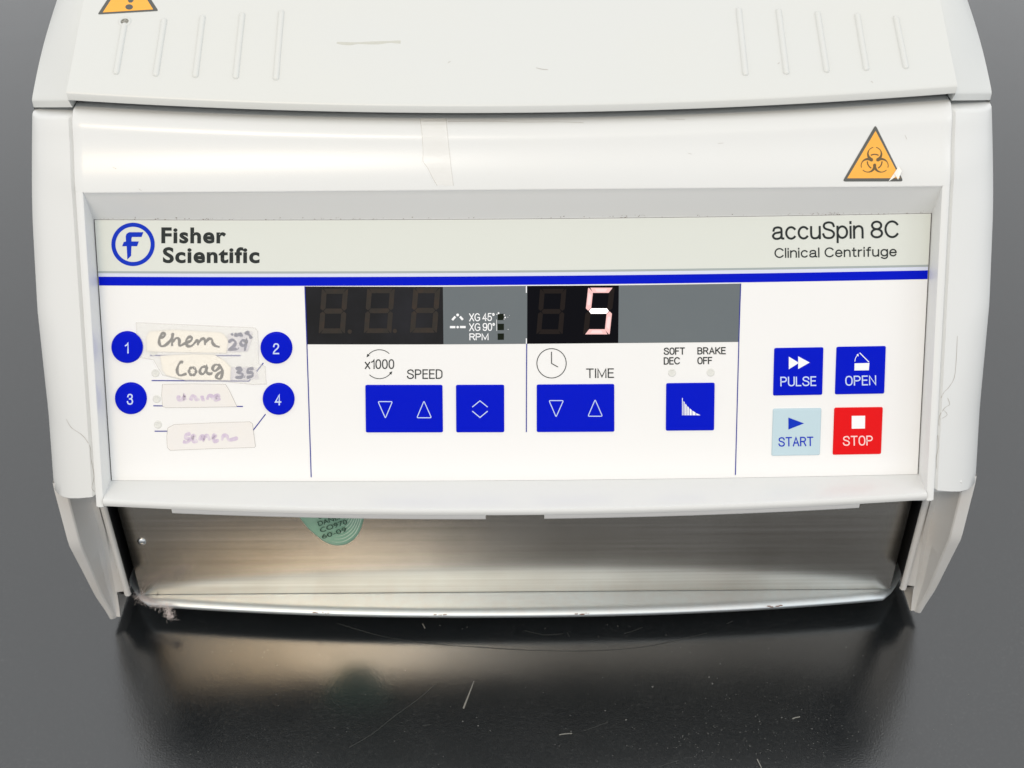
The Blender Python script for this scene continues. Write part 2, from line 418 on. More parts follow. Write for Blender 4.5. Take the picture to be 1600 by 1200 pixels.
# ---- side legs (lower ends of the side shells)
YOF = [(.004, -.0083), (.010, -.0093), (.0309, -.0143), (.05, -.0187), (.0658, -.0225), (.0949, -.0206), (.100, -.0195)]
for sg in (-1, 1):
    bm = bmesh.new(); rows = []
    for i in range(26):
        z = lerp(.0985, .0045, i/25); yo = interp(YOF, z)
        k = max(0, min(1, (z-.004)/.06))
        xt = lerp(.1846, .1862, min(1, (z-.004)/.02))
        stripw = lerp(.0026, .0052, k)
        v0 = xt-stripw
        vy = yo+lerp(.0012, .015, k**.8)
        xi = lerp(.1806, .1755, k)
        rows.append([Vector((sg*x, y, z)) for x, y in
            ((xt, .33), (xt, yo+.004), (xt, yo+.0008), (xt-.0003, yo+.0002), (xt-.0010, yo), (v0+.0005, yo+.0004), (v0, yo+.0010), (v0-.0012*k, lerp(yo+.002, vy, .8)), (lerp(v0, xi, .5), vy), (xi, vy-.001*k), (xi-.0004, vy-.0015*k))])
    rows.append([Vector((v.x*.999, v.y+.0006, v.z-.0006)) for v in rows[-1]])
    grid(bm, rows)
    vb = [bm.verts.new(v) for v in rows[-1]]; bm.faces.new(vb)
    rows = []
    for i in range(20):
        z = lerp(.0985, .0205, i/19); yo = interp(YOF, z)
        k = max(0, min(1, (z-.004)/.06)); vy = yo+lerp(.0012, .015, k**.8)
        yi = -.0092
        rows.append([Vector((sg*x, y, z)) for x, y in ((lerp(.1806, .1755, k), vy-.0010), (.1752, yi+.0030), (.1746, yi+.0006), (.1738, yi), (.1726, yi), (.1721, yi+.0006), (.1721, yi+.0018), (.1735, yi+.0022))])
    rows.append([Vector((v.x, v.y+.0008, v.z-.0006)) for v in rows[-1]])
    grid(bm, rows)
    vb = [bm.verts.new(v) for v in rows[-1]]; bm.faces.new(vb)
    bmesh.ops.recalc_face_normals(bm, faces=bm.faces)
    lb = bmesh.new(); grid(lb, [[Vector((sg*x, y, z)) for x, y in ((.1734, -.0068), (.1745, .0), (.1750, .036))] for z in (.1, .03, .021)])
    link('shade_liner', lb, INNER, root, 0)  # added black sheet, painted shade for the gap between leg and plate
    link('side_leg', bm, FINM, root, 32)
bm = bmesh.new(); box(bm, -.186, .186, .330, .3335, .006, .2285, .001); link('rear_wall', bm, PLAST, root)

# ---- lid grip ribs
def bvh(o):
    b = bmesh.new(); b.from_mesh(o.data); t = BVHTree.FromBMesh(b); b.free(); return t
TL, TH = bvh(lid), bvh(housing)
TP = [bvh(p) for p in pods]
def on(tree, px, py, h=0.0):
    loc, nr, _, _ = tree.ray_cast(CAM, ray(px, py))
    if loc is None: return None
    if nr.dot(ray(px, py)) > 0: nr = -nr
    return loc+nr*h
def rib(p0, p1, r, hgt, name, m, parent):
    bm = bmesh.new(); ax = (p1-p0); L = ax.length; ax.normalize()
    nn = Vector((0, -math.sin(math.radians(25)), math.cos(math.radians(25)))); sd = ax.cross(nn).normalized(); nn = sd.cross(ax).normalized()
    rows = []
    for i in range(17):
        t = i/16; s = r+(L-2*r)*0 + 0
        a = t*L
        e = 1.0
        if a < r: e = math.sqrt(max(0, 1-((r-a)/r)**2))
        if L-a < r: e = math.sqrt(max(0, 1-((r-(L-a))/r)**2))
        e = max(e, .02)
        rows.append([p0+ax*a+sd*(r*e*math.cos(q))+nn*(hgt*e*math.sin(q)-.0001) for q in [math.pi*j/8 for j in range(9)]])
    # denser ends
    ex = []
    for a in [r*k/5 for k in range(6)]:
        e = max(.02, math.sqrt(max(0, 1-((r-a)/r)**2)))
        ex.append([p0+ax*a+sd*(r*e*math.cos(q))+nn*(hgt*e*math.sin(q)-.0001) for q in [math.pi*j/8 for j in range(9)]])
    ex2 = []
    for a in [r*k/5 for k in range(5, -1, -1)]:
        e = max(.02, math.sqrt(max(0, 1-((r-a)/r)**2)))
        ex2.append([p0+ax*(L-a)+sd*(r*e*math.cos(q))+nn*(hgt*e*math.sin(q)-.0001) for q in [math.pi*j/8 for j in range(9)]])
    grid(bm, ex+[[p0.lerp(p1, f)+sd*(r*math.cos(q))+nn*(hgt*math.sin(q)-.0001) for q in [math.pi*j/8 for j in range(9)]] for f in (.3, .5, .7)]+ex2)
    bmesh.ops.recalc_face_normals(bm, faces=bm.faces)
    return link(name, bm, m, parent, 60)
RB = [((181, 117), (195, 36)), ((243, 120), (257, 29)), ((305, 122), (317, 24)), ((368, 124), (379, 20)), ((431, 126), (440, 16)),
      ((1165, 119), (1154, 12)), ((1229, 117), (1216, 14)), ((1292, 114), (1277, 18)), ((1354, 111), (1339, 21)), ((1416, 108), (1399, 25))]
for a, b in RB: rib(on(TL, *a), on(TL, *b), .00118, .00105, 'grip_rib', LIDM, lid)
c = on(TL, 195, 34, .0)
bm = bmesh.new(); rows = []
nl = Vector((0, -math.sin(math.radians(25)), math.cos(math.radians(25)))); tl = Vector((0, nl.z, -nl.y))
for r, h in ((.0026, -.0001), (.0023, .0004), (.0019, .0006), (.00155, .0004), (.00145, -.00005)):
    rows.append([c+Vector((1, 0, 0))*r*math.cos(a)+tl*r*math.sin(a)*.95+nl*h for a in [2*math.pi*i/28 for i in range(29)]])
grid(bm, rows); link('hole_rim', bm, LIDM, lid, 60)
bm = bmesh.new(); bm.faces.new([bm.verts.new(c+Vector((1, 0, 0))*.00148*math.cos(a)+tl*.00142*math.sin(a)+nl*.00008) for a in [2*math.pi*i/28 for i in range(28)]])
link('screw_hole', bm, mat('hole_fill', (.16, .16, .14), .8, var=(1500, 1, (.5, .5, .46))), lid, 0)  # dark mottled disc filling the hole

# ------------------------------------------------------------------ flat artwork helpers
def poly(bm, pts, place, h, cuts=0):
    t = bmesh.new()
    f = t.faces.new([t.verts.new((x, y, 0)) for x, y in pts]); f.normal_update()
    if len(pts) > 4: bmesh.ops.triangulate(t, faces=[f])
    if cuts:
        bmesh.ops.triangulate(t, faces=t.faces[:])
        for _ in range(cuts): bmesh.ops.subdivide_edges(t, edges=t.edges[:], cuts=1, use_grid_fill=True)
    mp = {v: bm.verts.new(place(v.co.x, v.co.y, h)) for v in t.verts}
    for g in t.faces: bm.faces.new([mp[v] for v in g.verts])
    t.free()
def strip(bm, pts, wd, place, h, closed=False):
    """ribbon of width wd (photo pixels) along pts; wd may be a list"""
    n = len(pts); ws = wd if isinstance(wd, list) else [wd]*n
    L, Rr = [], []
    for i in range(n):
        if closed: a, b, c2 = pts[i-1], pts[i], pts[(i+1) % n]
        else: a, b, c2 = pts[max(i-1, 0)], pts[i], pts[min(i+1, n-1)]
        d1 = Vector((b[0]-a[0], b[1]-a[1])); d2 = Vector((c2[0]-b[0], c2[1]-b[1]))
        if d1.length < 1e-9: d1 = d2
        if d2.length < 1e-9: d2 = d1
        d1.normalize(); d2.normalize(); n1 = Vector((-d1.y, d1.x)); n2 = Vector((-d2.y, d2.x)); m = n1+n2
        if m.length < .2: m = n1
        m.normalize(); k = min(1/max(.5, m.dot(n1)), 2)*ws[i]/2
        L.append((b[0]+m.x*k, b[1]+m.y*k)); Rr.append((b[0]-m.x*k, b[1]-m.y*k))
    rows = [[place(x, y, h) for x, y in L], [place(x, y, h) for x, y in Rr]]
    if closed:
        for r in rows: r.append(r[0])
    grid(bm, rows)
def smooth_line(pts, k=5):
    out = []
    for i in range(len(pts)-1):
        p0 = pts[max(i-1, 0)]; p1 = pts[i]; p2 = pts[i+1]; p3 = pts[min(i+2, len(pts)-1)]
        for j in range(k):
            t = j/k
            out.append(tuple(.5*((2*p1[q])+(-p0[q]+p2[q])*t+(2*p0[q]-5*p1[q]+4*p2[q]-p3[q])*t*t+(-p0[q]+3*p1[q]-3*p2[q]+p3[q])*t**3) for q in (0, 1)))
    out.append(pts[-1]); return out
def circ(cx, cy, r, n=48, a0=0, a1=360, ry=None):
    ry = ry or r
    return [(cx+r*math.cos(math.radians(lerp(a0, a1, i/n))), cy-ry*math.sin(math.radians(lerp(a0, a1, i/n)))) for i in range(n+(0 if a1-a0 == 360 else 1))]
def ring(bm, cx, cy, r, wdt, h, n=56): strip(bm, circ(cx, cy, r, n), wdt, P, h, True)
def sheet(name, corners, m, h, parent, nx=24, place=P, label=None):
    (ax, ay), (bx, by), (cx, cy), (dx, dy) = corners   # TL TR BR BL
    bm = bmesh.new(); rows = []
    a, b, c2, d = [SI(place(*q)) for q in corners]
    for j in range(3):
        t = j/2; l = (lerp(a[0], d[0], t), lerp(a[1], d[1], t)); r = (lerp(b[0], c2[0], t), lerp(b[1], c2[1], t))
        rows.append([S(lerp(l[0], r[0], i/nx), lerp(l[1], r[1], i/nx), h) for i in range(nx+1)])
    grid(bm, rows); return link(name, bm, m, parent, 60, label)
def art(name, m, parent, fn, label=None):
    bm = bmesh.new(); fn(bm); bmesh.ops.recalc_face_normals(bm, faces=bm.faces); return link(name, bm, m, parent, 0, label)
def text(name, s, l, r, hpx, m, parent, h=.0001, weight=0.0, spacing=1.0, shear=0, place=P, label=None):
    """text whose glyph box runs between photo points l and r (mid height) and is hpx pixels high"""
    cu = bpy.data.curves.new(name, 'FONT'); cu.body = s; cu.size = 1; cu.offset = weight; cu.space_character = spacing; cu.shear = shear
    cu.resolution_u = 6; cu.fill_mode = 'FRONT'
    o = bpy.data.objects.new(name+'_curve', cu); C.objects.link(o)
    dg = bpy.context.evaluated_depsgraph_get(); dg.update()
    me = bpy.data.meshes.new_from_object(o.evaluated_get(dg)); C.objects.unlink(o); bpy.data.objects.remove(o)
    xs = [v.co.x for v in me.vertices]; ys = [v.co.y for v in me.vertices]
    x0, x1, y0, y1 = min(xs), max(xs), min(ys), max(ys)
    d = Vector((r[0]-l[0], r[1]-l[1])); nrm = Vector((-d.y, d.x)).normalized()
    for v in me.vertices:
        u = (v.co.x-x0)/(x1-x0); t = .5-(v.co.y-y0)/(y1-y0)
        p = (l[0]+d.x*u+nrm.x*t*hpx, l[1]+d.y*u+nrm.y*t*hpx)
        v.co = place(p[0], p[1], h)
    me.name = name; me.materials.clear(); me.materials.append(m)
    ob = bpy.data.objects.new(name, me); C.objects.link(ob); ob.parent = parent
    if label: ob['label'] = label
    return ob
def _arc(cx, cy, rx, ry, a0, a1, n=14): return [(cx+rx*math.cos(math.radians(lerp(a0, a1, i/n))), cy+ry*math.sin(math.radians(lerp(a0, a1, i/n)))) for i in range(n+1)]
def _O(cx, cy, rx, ry):   # squarish oval
    out = []
    for i in range(33):
        a = math.radians(90+i*360/32); c, q = math.cos(a), math.sin(a)
        out.append((cx+rx*math.copysign(abs(c)**.82, c), cy+ry*math.copysign(abs(q)**.82, q)))
    return out
_S = [(.54, .76), (.47, .94), (.28, 1), (.09, .93), (.03, .76), (.10, .61), (.28, .53), (.46, .44), (.55, .26), (.47, .06), (.28, 0), (.08, .06), (0, .25)]
GL = {
 'C': (.62, [_arc(.34, .5, .34, .5, 38, 322, 22)]), 'G': (.62, [_arc(.33, .5, .33, .5, 40, 300, 20)+[(.62, .14), (.62, .46)], [(.38, .46), (.62, .46)]]),
 'S': (.55, [smooth_line(_S, 3)]), 'P': (.50, [[(0, 0), (0, 1), (.28, 1)]+_arc(.28, .74, .22, .26, 90, -90, 8)+[(0, .48)]]),
 'R': (.52, [[(0, 0), (0, 1), (.28, 1)]+_arc(.28, .75, .22, .25, 90, -90, 8)+[(0, .50)], [(.30, .5), (.52, 0)]]),
 'E': (.42, [[(.42, 1), (0, 1), (0, 0), (.43, 0)], [(0, .53), (.38, .53)]]), 'F': (.42, [[(.42, 1), (0, 1), (0, 0)], [(0, .52), (.37, .52)]]),
 'D': (.52, [[(0, 0), (0, 1), (.22, 1)]+_arc(.22, .68, .30, .32, 90, 0, 6)+_arc(.22, .32, .30, .32, 0, -90, 6)+[(0, 0)]]),
 'B': (.50, [[(0, .53), (0, 1), (.26, 1)]+_arc(.26, .765, .20, .235, 90, -90, 8)+[(0, .53)], [(0, .53), (.28, .53)]+_arc(.28, .265, .22, .265, 90, -90, 8)+[(0, 0), (0, .53)]]),
 'T': (.54, [[(0, 1), (.54, 1)], [(.27, 1), (.27, 0)]]), 'I': (.0, [[(0, 0), (0, 1)]]), 'L': (.40, [[(0, 1), (0, 0), (.40, 0)]]),
 'M': (.66, [[(0, 0), (0, 1), (.33, .08), (.66, 1), (.66, 0)]]), 'N': (.52, [[(0, 0), (0, 1), (.52, 0), (.52, 1)]]), 'O': (.54, [_O(.27, .5, .27, .5)]),
 'K': (.52, [[(0, 0), (0, 1)], [(.50, 1), (0, .42)], [(.16, .60), (.53, 0)]]), 'A': (.56, [[(0, 0), (.28, 1), (.56, 0)], [(.09, .34), (.47, .34)]]),
 'U': (.52, [[(0, 1), (0, .28)]+_arc(.26, .28, .26, .28, 180, 360, 10)+[(.52, 1)]]), 'X': (.54, [[(0, 0), (.54, 1)], [(0, 1), (.54, 0)]]),
 '0': (.46, [_O(.23, .5, .23, .5)]), '1': (.24, [[(0, .74), (.14, .82), (.24, 1), (.24, 0)]]),
 '2': (.48, [smooth_line([(.02, .72), (.08, .93), (.25, 1), (.42, .92), (.46, .74), (.38, .55), (.18, .35), (.03, .15), (0, 0)], 3)[:-1]+[(0, 0), (.48, 0)]]),
 '3': (.48, [smooth_line([(.03, .76), (.09, .94), (.24, 1), (.40, .93), (.44, .76), (.37, .59), (.20, .54)], 3), smooth_line([(.20, .54), (.39, .49), (.48, .29), (.41, .07), (.23, 0), (.06, .07), (0, .26)], 3)]),
 '4': (.50, [[(.36, 0), (.36, 1), (0, .28), (.50, .28)]]), '5': (.48, [[(.43, 1), (.09, 1), (.04, .50)]+smooth_line([(.04, .50), (.22, .62), (.40, .55), (.48, .33), (.41, .09), (.22, 0), (.05, .07), (0, .23)], 3)]),
 '9': (.48, [_O(.24, .70, .24, .30), smooth_line([(.48, .66), (.46, .30), (.36, .05), (.20, 0), (.05, .07), (.02, .20)], 3)]),
 '8': (.54, [_arc(.27, .76, .235, .24, -90, 270, 22), _arc(.27, .26, .27, .26, 90, 450, 22)]), '\u00ba': (.20, [_arc(.10, .86, .10, .14, 0, 360, 12)]),
 'a': (.50, [smooth_line([(.03, .52), (.08, .67), (.24, .73), (.40, .68), (.44, .53), (.44, .14), (.47, .03), (.53, .02)], 3), smooth_line([(.44, .43), (.28, .40), (.10, .35), (0, .19), (.07, .04), (.22, 0), (.38, .07), (.44, .22)], 3)]),
 'c': (.46, [_arc(.25, .365, .25, .365, 42, 318, 18)]), 'u': (.44, [smooth_line([(0, .72), (0, .25), (.05, .06), (.19, 0), (.35, .06), (.43, .22)], 3), [(.44, .72), (.44, 0)]]),
 'p': (.49, [[(0, .72), (0, -.27)], _arc(.245, .365, .245, .365, 0, 360, 20)]), 'i': (.0, [[(0, 0), (0, .70)], [(0, .93), (0, 1)]]), 'l': (.0, [[(0, 0), (0, 1)]]),
 'n': (.43, [[(0, 0), (0, .72)], smooth_line([(0, .50), (.09, .66), (.24, .73), (.38, .66), (.43, .48), (.43, 0)], 3)]), 'r': (.24, [[(0, 0), (0, .72)], smooth_line([(0, .46), (.07, .64), (.24, .71)], 3)]),
 't': (.27, [smooth_line([(.11, .93), (.11, .50), (.11, .12), (.16, .01), (.27, .01)], 3), [(0, .70), (.26, .70)]]), 'f': (.28, [smooth_line([(.29, .99), (.17, .98), (.12, .86), (.12, .60), (.12, 0)], 3), [(0, .70), (.28, .70)]]),
 'e': (.48, [[(.01, .38), (.48, .38)]+_arc(.245, .38, .235, .35, 0, 180, 14)+_arc(.245, .35, .245, .35, 180, 325, 12)]),
 'g': (.49, [_arc(.245, .375, .245, .355, 0, 360, 20), smooth_line([(.49, .72), (.49, .10), (.47, -.12), (.37, -.25), (.22, -.28), (.04, -.18)], 3)]), 'x': (.44, [[(0, 0), (.44, .72)], [(0, .72), (.44, 0)]]), ' ': (.10, []),
}
def stext(name, s, l, r, hpx, m, parent, h=.0001, wt=1.5, gap=.19, place=P, label=None):
    """sans lettering drawn as strokes, its box running between photo points l and r, hpx pixels high"""
    x = 0; strokes = []
    for ch in s:
        gw, st = GL[ch]; strokes += [[(x+a, b) for a, b in q] for q in st]; x += gw+gap
    ax = [p[0] for q in strokes for p in q]; ay = [p[1] for q in strokes for p in q]
    x0, x1, y0, y1 = min(ax), max(ax), min(ay), max(ay)
    d = Vector((r[0]-l[0], r[1]-l[1])); Ld = d.length; d.normalize(); nn = Vector((-d.y, d.x))
    b = bmesh.new(); hh = h
    for q in strokes:
        pts = []
        for a, c in q:
            u = wt/2+(a-x0)/(x1-x0)*(Ld-wt) if x1 > x0 else Ld/2
            t = (.5-(c-y0)/(y1-y0))*(hpx-wt)
            pts.append((l[0]+d.x*u+nn.x*t, l[1]+d.y*u+nn.y*t))
        pp = [pts[0]]
        for p in pts[1:]:
            if abs(p[0]-pp[-1][0])+abs(p[1]-pp[-1][1]) > .05: pp.append(p)
        cl = len(pp) > 6 and abs(pp[0][0]-pp[-1][0])+abs(pp[0][1]-pp[-1][1]) < .3
        if cl: strip(b, pp[:-1], wt, place, hh, True)
        else:
            e0 = Vector(pp[0])-Vector(pp[1]); e1 = Vector(pp[-1])-Vector(pp[-2])
            e0 = e0.normalized()*wt*.45; e1 = e1.normalized()*wt*.45
            pp[0] = (pp[0][0]+e0.x, pp[0][1]+e0.y); pp[-1] = (pp[-1][0]+e1.x, pp[-1][1]+e1.y)
            strip(b, pp, wt, place, hh)
        hh += .000002
    bmesh.ops.recalc_face_normals(b, faces=b.faces)
    return link(name, b, m, parent, 0, label)
ONH = lambda px, py, h: on(TH, px, py, h)
ONL = lambda px, py, h: on(TL, px, py, h)

# ------------------------------------------------------------------ control panel
# recess floor just under the film shows as the dark joint round it
bm = bmesh.new(); grid(bm, [[S(lerp(-WI, WI, i/20), s, -.0006) for i in range(21)] for s in (-.0004, PL+.0008)])
link('recess_floor', bm, SEAM, root)
bm = bmesh.new()
pe = WI-.0004
grid(bm, [[S(lerp(-pe, pe, i/30), s, h) for i in range(31)] for s, h in ((.0001, -.0006), (.0002, 0), (PL*.25, 0), (PL*.6, 0), (PL-.0002, 0), (PL-.0001, -.0006))])
panel = link('control_panel', bm, PANEL, root, 20)
def band(name, pl, pr, wpx, m, h):   # full-width bands follow the panel rows
    sl = SI(P(*pl))[1]; sr = SI(P(*pr))[1]; s0 = (sl+sr)/2; ww = wpx/4000
    bm = bmesh.new(); grid(bm, [[S(lerp(-pe+.0001, pe-.0001, i/30), s, h) for i in range(31)] for s in (s0-ww/2, s0+ww/2)])
    return link(name, bm, m, panel, 0)
sA = .00025; sB = (SI(P(160, 424))[1]+SI(P(1440, 415))[1])/2
bm = bmesh.new(); grid(bm, [[S(lerp(-pe+.0001, pe-.0001, i/30), s, .00005) for i in range(31)] for s in (sA, (sA+sB)/2, sB)])
header = link('header_strip', bm, HEAD, panel, 0)
band('pale_stripe', (160, 429), (1440, 419.5), 6.5, PALEL, .00005)
band('grey_stripe', (160, 425), (1440, 415.6), 3.2, GREYL, .00009)
band('blue_stripe', (160, 439), (1440, 429.6), 13.6, BLUE, .00009)

# maker's emblem and words
lg = bpy.data.objects.new('emblem', None); C.objects.link(lg); lg.parent = root
art('emblem_ring', BLUEINK, lg, lambda b: ring(b, 208, 381.8, 30.7, 6.4, .00012))
fs = [(278, 228), (395, 228), (380, 268), (300, 268), (296, 282), (296, 305), (358, 305), (343, 345), (296, 345), (293, 425), (262, 455), (256, 345), (218, 345), (232, 310), (250, 305), (248, 262), (256, 240)]
art('emblem_letter', BLUEINK, lg, lambda b: poly(b, [(150+x/5.333, 320+y/5.333) for x, y in fs], P, .00012))
text('maker_name', 'Fisher', (252.2, 367.8), (353.4, 368), 25.2, DTXT, root, .00012, .033, 1.10)
text('maker_name', 'Scientific', (254.6, 398.6), (405.6, 398.8), 25.2, DTXT, root, .00012, .033, 1.10)
stext('model_name', 'accuSpin 8C', (1206, 364.4), (1403.7, 361.3), 34.5, DTXT, root, .00012, wt=3.35, gap=0.18)
stext('model_name', 'Clinical Centrifuge', (1210, 397.3), (1401, 394.7), 19.5, DTXT, root, .00012, wt=2.1, gap=0.2)

# displays
def display(name, cs, m, label=None): return sheet(name, cs, m, .00008, root, label=label)
d1 = display('speed_display', [(476.5, 447.6), (692, 448), (693, 538), (479, 538)], BLACKD, 'dark speed display with three unlit digits')
g1 = display('grey_window', [(692, 448), (823.8, 446.6), (823.6, 537.2), (693, 538)], GREYD, 'grey window with unit marks beside the speed display')
d2 = display('time_display', [(823.8, 446.6), (967, 445.8), (966, 536), (823.6, 537.2)], BLACKT, 'black time display with a lit digit 5')
g2 = display('grey_window', [(967, 445.8), (1157, 443), (1154, 534.2), (966, 536)], GREYD, 'plain grey window right of the time display')
def seg_polys(tlx, blx, wd, y0, y1, th):
    g = .9
    def X(x, y): return (lerp(blx, tlx, (y1-y)/(y1-y0))+x, y)
    ym = (y0+y1)/2; t = th; out = {}
    def H(yc): return [(t*.55+g, yc), (t+g*.6, yc-t/2), (wd-t-g*.6, yc-t/2), (wd-t*.55-g, yc), (wd-t-g*.6, yc+t/2), (t+g*.6, yc+t/2)]
    out['a'] = [(t*.3+g, y0+.2), (wd-t*.3-g, y0+.2), (wd-t-g*.4, y0+t), (t+g*.4, y0+t)]
    out['g'] = H(ym)
    out['d'] = [(t+g*.4, y1-t), (wd-t-g*.4, y1-t), (wd-t*.3-g, y1-.2), (t*.3+g, y1-.2)]
    def V(xa, xb, ya, yb, left):
        if left: return [(xa, ya+1.2), (xa+1, ya+.2), (xb, ya+t-1), (xb, yb-t*.55), (xb-t*.5, yb-g*.6), (xa, yb-t*.5)]
        return [(xb, ya+1.2), (xb-1, ya+.2), (xa, ya+t-1), (xa, yb-t*.55), (xa+t*.5, yb-g*.6), (xb, yb-t*.5)]
    out['f'] = V(0, t, y0, ym, True); out['b'] = V(wd-t, wd, y0, ym, False)
    fl = lambda pts: [(x, y0+y1-y) for x, y in pts]
    out['e'] = fl(V(0, t, y0, ym, True)); out['c'] = fl(V(wd-t, wd, y0, ym, False))
    return {k: [X(x, y) for x, y in v] for k, v in out.items()}
def digit(parent, tlx, blx, wd, y0, y1, th, lit=''):
    for k, pts in seg_polys(tlx, blx, wd, y0, y1, th).items():
        if k in lit:
            art('digit_segment', LITW if k == 'g' else LIT, parent, lambda b: poly(b, pts, P, .00016), 'lit pink segment of the digit 5')
            if k != 'g':
                mx_ = sum(p[0] for p in pts)/len(pts); my_ = sum(p[1] for p in pts)/len(pts)
                art('segment_core', LITC, parent, lambda b: poly(b, [(mx_+(x-mx_)*.56, my_+(y-my_)*.56) for x, y in pts], P, .0002))
        else: art('digit_segment', GHOST if parent is d1 else GHOST2, parent, lambda b: poly(b, pts, P, .00016))
digit(d1, 503, 498, 41, 451, 521, 8)
digit(d1, 574, 568.5, 43, 450.5, 520.5, 7.5)
digit(d1, 646, 640.5, 42, 450, 520, 8)
digit(d2, 844, 838, 41, 451, 522, 7.5)
digit(d2, 919, 911, 41.5, 449.3, 522.5, 8.2, 'afgcd')
for x, y in ((617, 517), (546.5, 518)):
    art('decimal_point', GHOST, d1, lambda b: poly(b, circ(x, y, 3.4, 12), P, .00016))
for y0, y1 in ((447, 457.5), (528.5, 537)):
    art('white_tick', WTXT, g1, lambda b: poly(b, [(821.6, y0), (823.2, y0), (823.2, y1), (821.6, y1)], P, .00018))
stext('unit_text', 'XG 45\u00ba', (733, 495.8), (773, 495.2), 12.6, WTXT, g1, .00014, wt=1.6, gap=0.17)
stext('unit_text', 'XG 90\u00ba', (733, 511.2), (773.4, 510.6), 12.4, WTXT, g1, .00014, wt=1.6, gap=0.17)
stext('unit_text', 'RPM', (733.4, 526.2), (763.4, 526), 10.9, WTXT, g1, .00014, wt=1.6, gap=0.17)
art('rotor_icon', WTXT, g1, lambda b: (poly(b, circ(715.1, 492, 2.2, 14), P, .00014), strip(b, [(718.6, 494.6), (719.6, 495.5), (723.2, 499.6)], 3.4, P, .00014), strip(b, [(711.6, 494.6), (710.6, 495.5), (706.6, 500)], 3.4, P, .00014)))
art('rotor_icon', WTXT, g1, lambda b: (poly(b, circ(715.1, 511, 2, 14), P, .00014), strip(b, [(718.6, 510.9), (727.6, 510.9)], 3.5, P, .00014), strip(b, [(703, 511), (711.5, 511)], 3.5, P, .00014)))
for y in (495.2, 510.8, 526):
    wn = art('indicator_window', WINB, g1, lambda b: poly(b, [(777.6, y-5), (787.4, y-5.1), (787.4, y+4.9), (777.6, y+5)], P, .00014))
art('white_flecks', WTXT, g1, lambda b: [poly(b, circ(x, y, r, 7), P, .0002) for x, y, r in ((779, 489.2, 1.5), (776.5, 491, .9), (788, 492, 1), (789.3, 496, 1.3), (787.6, 498.5, .7), (793.5, 495.5, .5), (794, 514.5, .6), (796, 493, .4))] + [strip(b, [(776, 499), (775.8, 507), (776.2, 517)], .7, P, .0002)])

# fine blue rules
for pts in ([(476.4, 447.5), (479.6, 538), (486.3, 745.6)], [(823, 537), (822.6, 600), (822.4, 675)], [(1157.3, 443), (1154.4, 534), (1149, 742)]):
    art('blue_rule', NAVY, panel, lambda b: strip(b, smooth_line(pts, 4), 1.5, P, .00013))
for pts in ([(234.4, 555.4), (376, 555.6)], [(237, 594.6), (389, 595.4), (411.6, 567)], [(239.6, 634), (379.6, 635)], [(241.6, 673.6), (394.5, 673.6), (415, 647)]):
    art('blue_rule', NAVY, panel, lambda b: strip(b, pts, 1.5, P, .00013))

# membrane keys
def rounded(cs, r, n=5):
    out = []
    for i in range(4):
        a, b, c2 = Vector(cs[i-1]), Vector(cs[i]), Vector(cs[(i+1) % 4])
        d1 = (a-b).normalized()*r; d2 = (c2-b).normalized()*r
        for k in range(n+1):
            t = k/n; p = (b+d1)*(1-t)**2+b*2*t*(1-t)+(b+d2)*t*t; out.append((p.x, p.y))
    return out
def keycap(outline, m, label, hgt=.00055, name='key'):
    cx = sum(p[0] for p in outline)/len(outline); cy = sum(p[1] for p in outline)/len(outline)
    bm = bmesh.new(); rows = []
    for ins, h in ((-.4, -.00005), (0, .0001), (.35, hgt*.65), (1.0, hgt*.93), (2.0, hgt)):
        rr = []
        for x, y in outline:
            d = Vector((cx-x, cy-y)); L = d.length; d = d/L
            k = ins*1.2
            rr.append(P(x+d.x*k, y+d.y*k, h))
        rr.append(rr[0]); rows.append(rr)
    vs = grid(bm, rows)
    bm.faces.new(vs[-1][:-1]); bmesh.ops.recalc_face_normals(bm, faces=bm.faces)
    o = link(name, bm, m, root, 50, label); return o
KH = .00065
k = keycap(rounded([(571, 601.4), (691.2, 601.4), (692, 675.4), (571.8, 675.6)], 3), BLUE, 'wide blue speed key with down and up triangles')
def tri_out(par, pts, m=LTXT): art('triangle_mark', m, par, lambda b: strip(b, rounded3(pts), 1.3, P, KH, True))
def rounded3(cs, r=2.2, n=4):
    out = []
    for i in range(3):
        a, b, c2 = Vector(cs[i-1]), Vector(cs[i]), Vector(cs[(i+1) % 3])
        d1 = (a-b).normalized()*r; d2 = (c2-b).normalized()*r
        for kk in range(n+1):
            t = kk/n; p = (b+d1)*(1-t)**2+b*2*t*(1-t)+(b+d2)*t*t; out.append((p.x, p.y))
    return out
tri_out(k, [(591, 627), (613.3, 627), (602.4, 652.8)]); tri_out(k, [(651.6, 652.2), (674.2, 652.2), (662.6, 626)])
k = keycap(rounded([(712.6, 601.4), (787.6, 601.2), (787.8, 675.2), (713, 675.4)], 3), BLUE, 'square blue key with up and down chevrons')
art('chevron', LTXT, k, lambda b: strip(b, [(738, 635.5), (750, 625.8), (762, 635.5)], 1.4, P, KH)); art('chevron', LTXT, k, lambda b: strip(b, [(738, 641.8), (750, 651.8), (762, 641.8)], 1.4, P, KH))
k = keycap(rounded([(838.8, 600.8), (959.6, 600), (959.8, 674.4), (838.8, 675)], 3), BLUE, 'wide blue time key with down and up triangles')
tri_out(k, [(857.8, 625.4), (880.2, 625.4), (868.8, 651)]); tri_out(k, [(918.6, 649.8), (941, 649.8), (929.7, 624)])
k = keycap(rounded([(1041, 598.8), (1116.6, 598), (1115.6, 672.2), (1040.4, 672.8)], 3), BLUE, 'square blue key with falling brake curve')
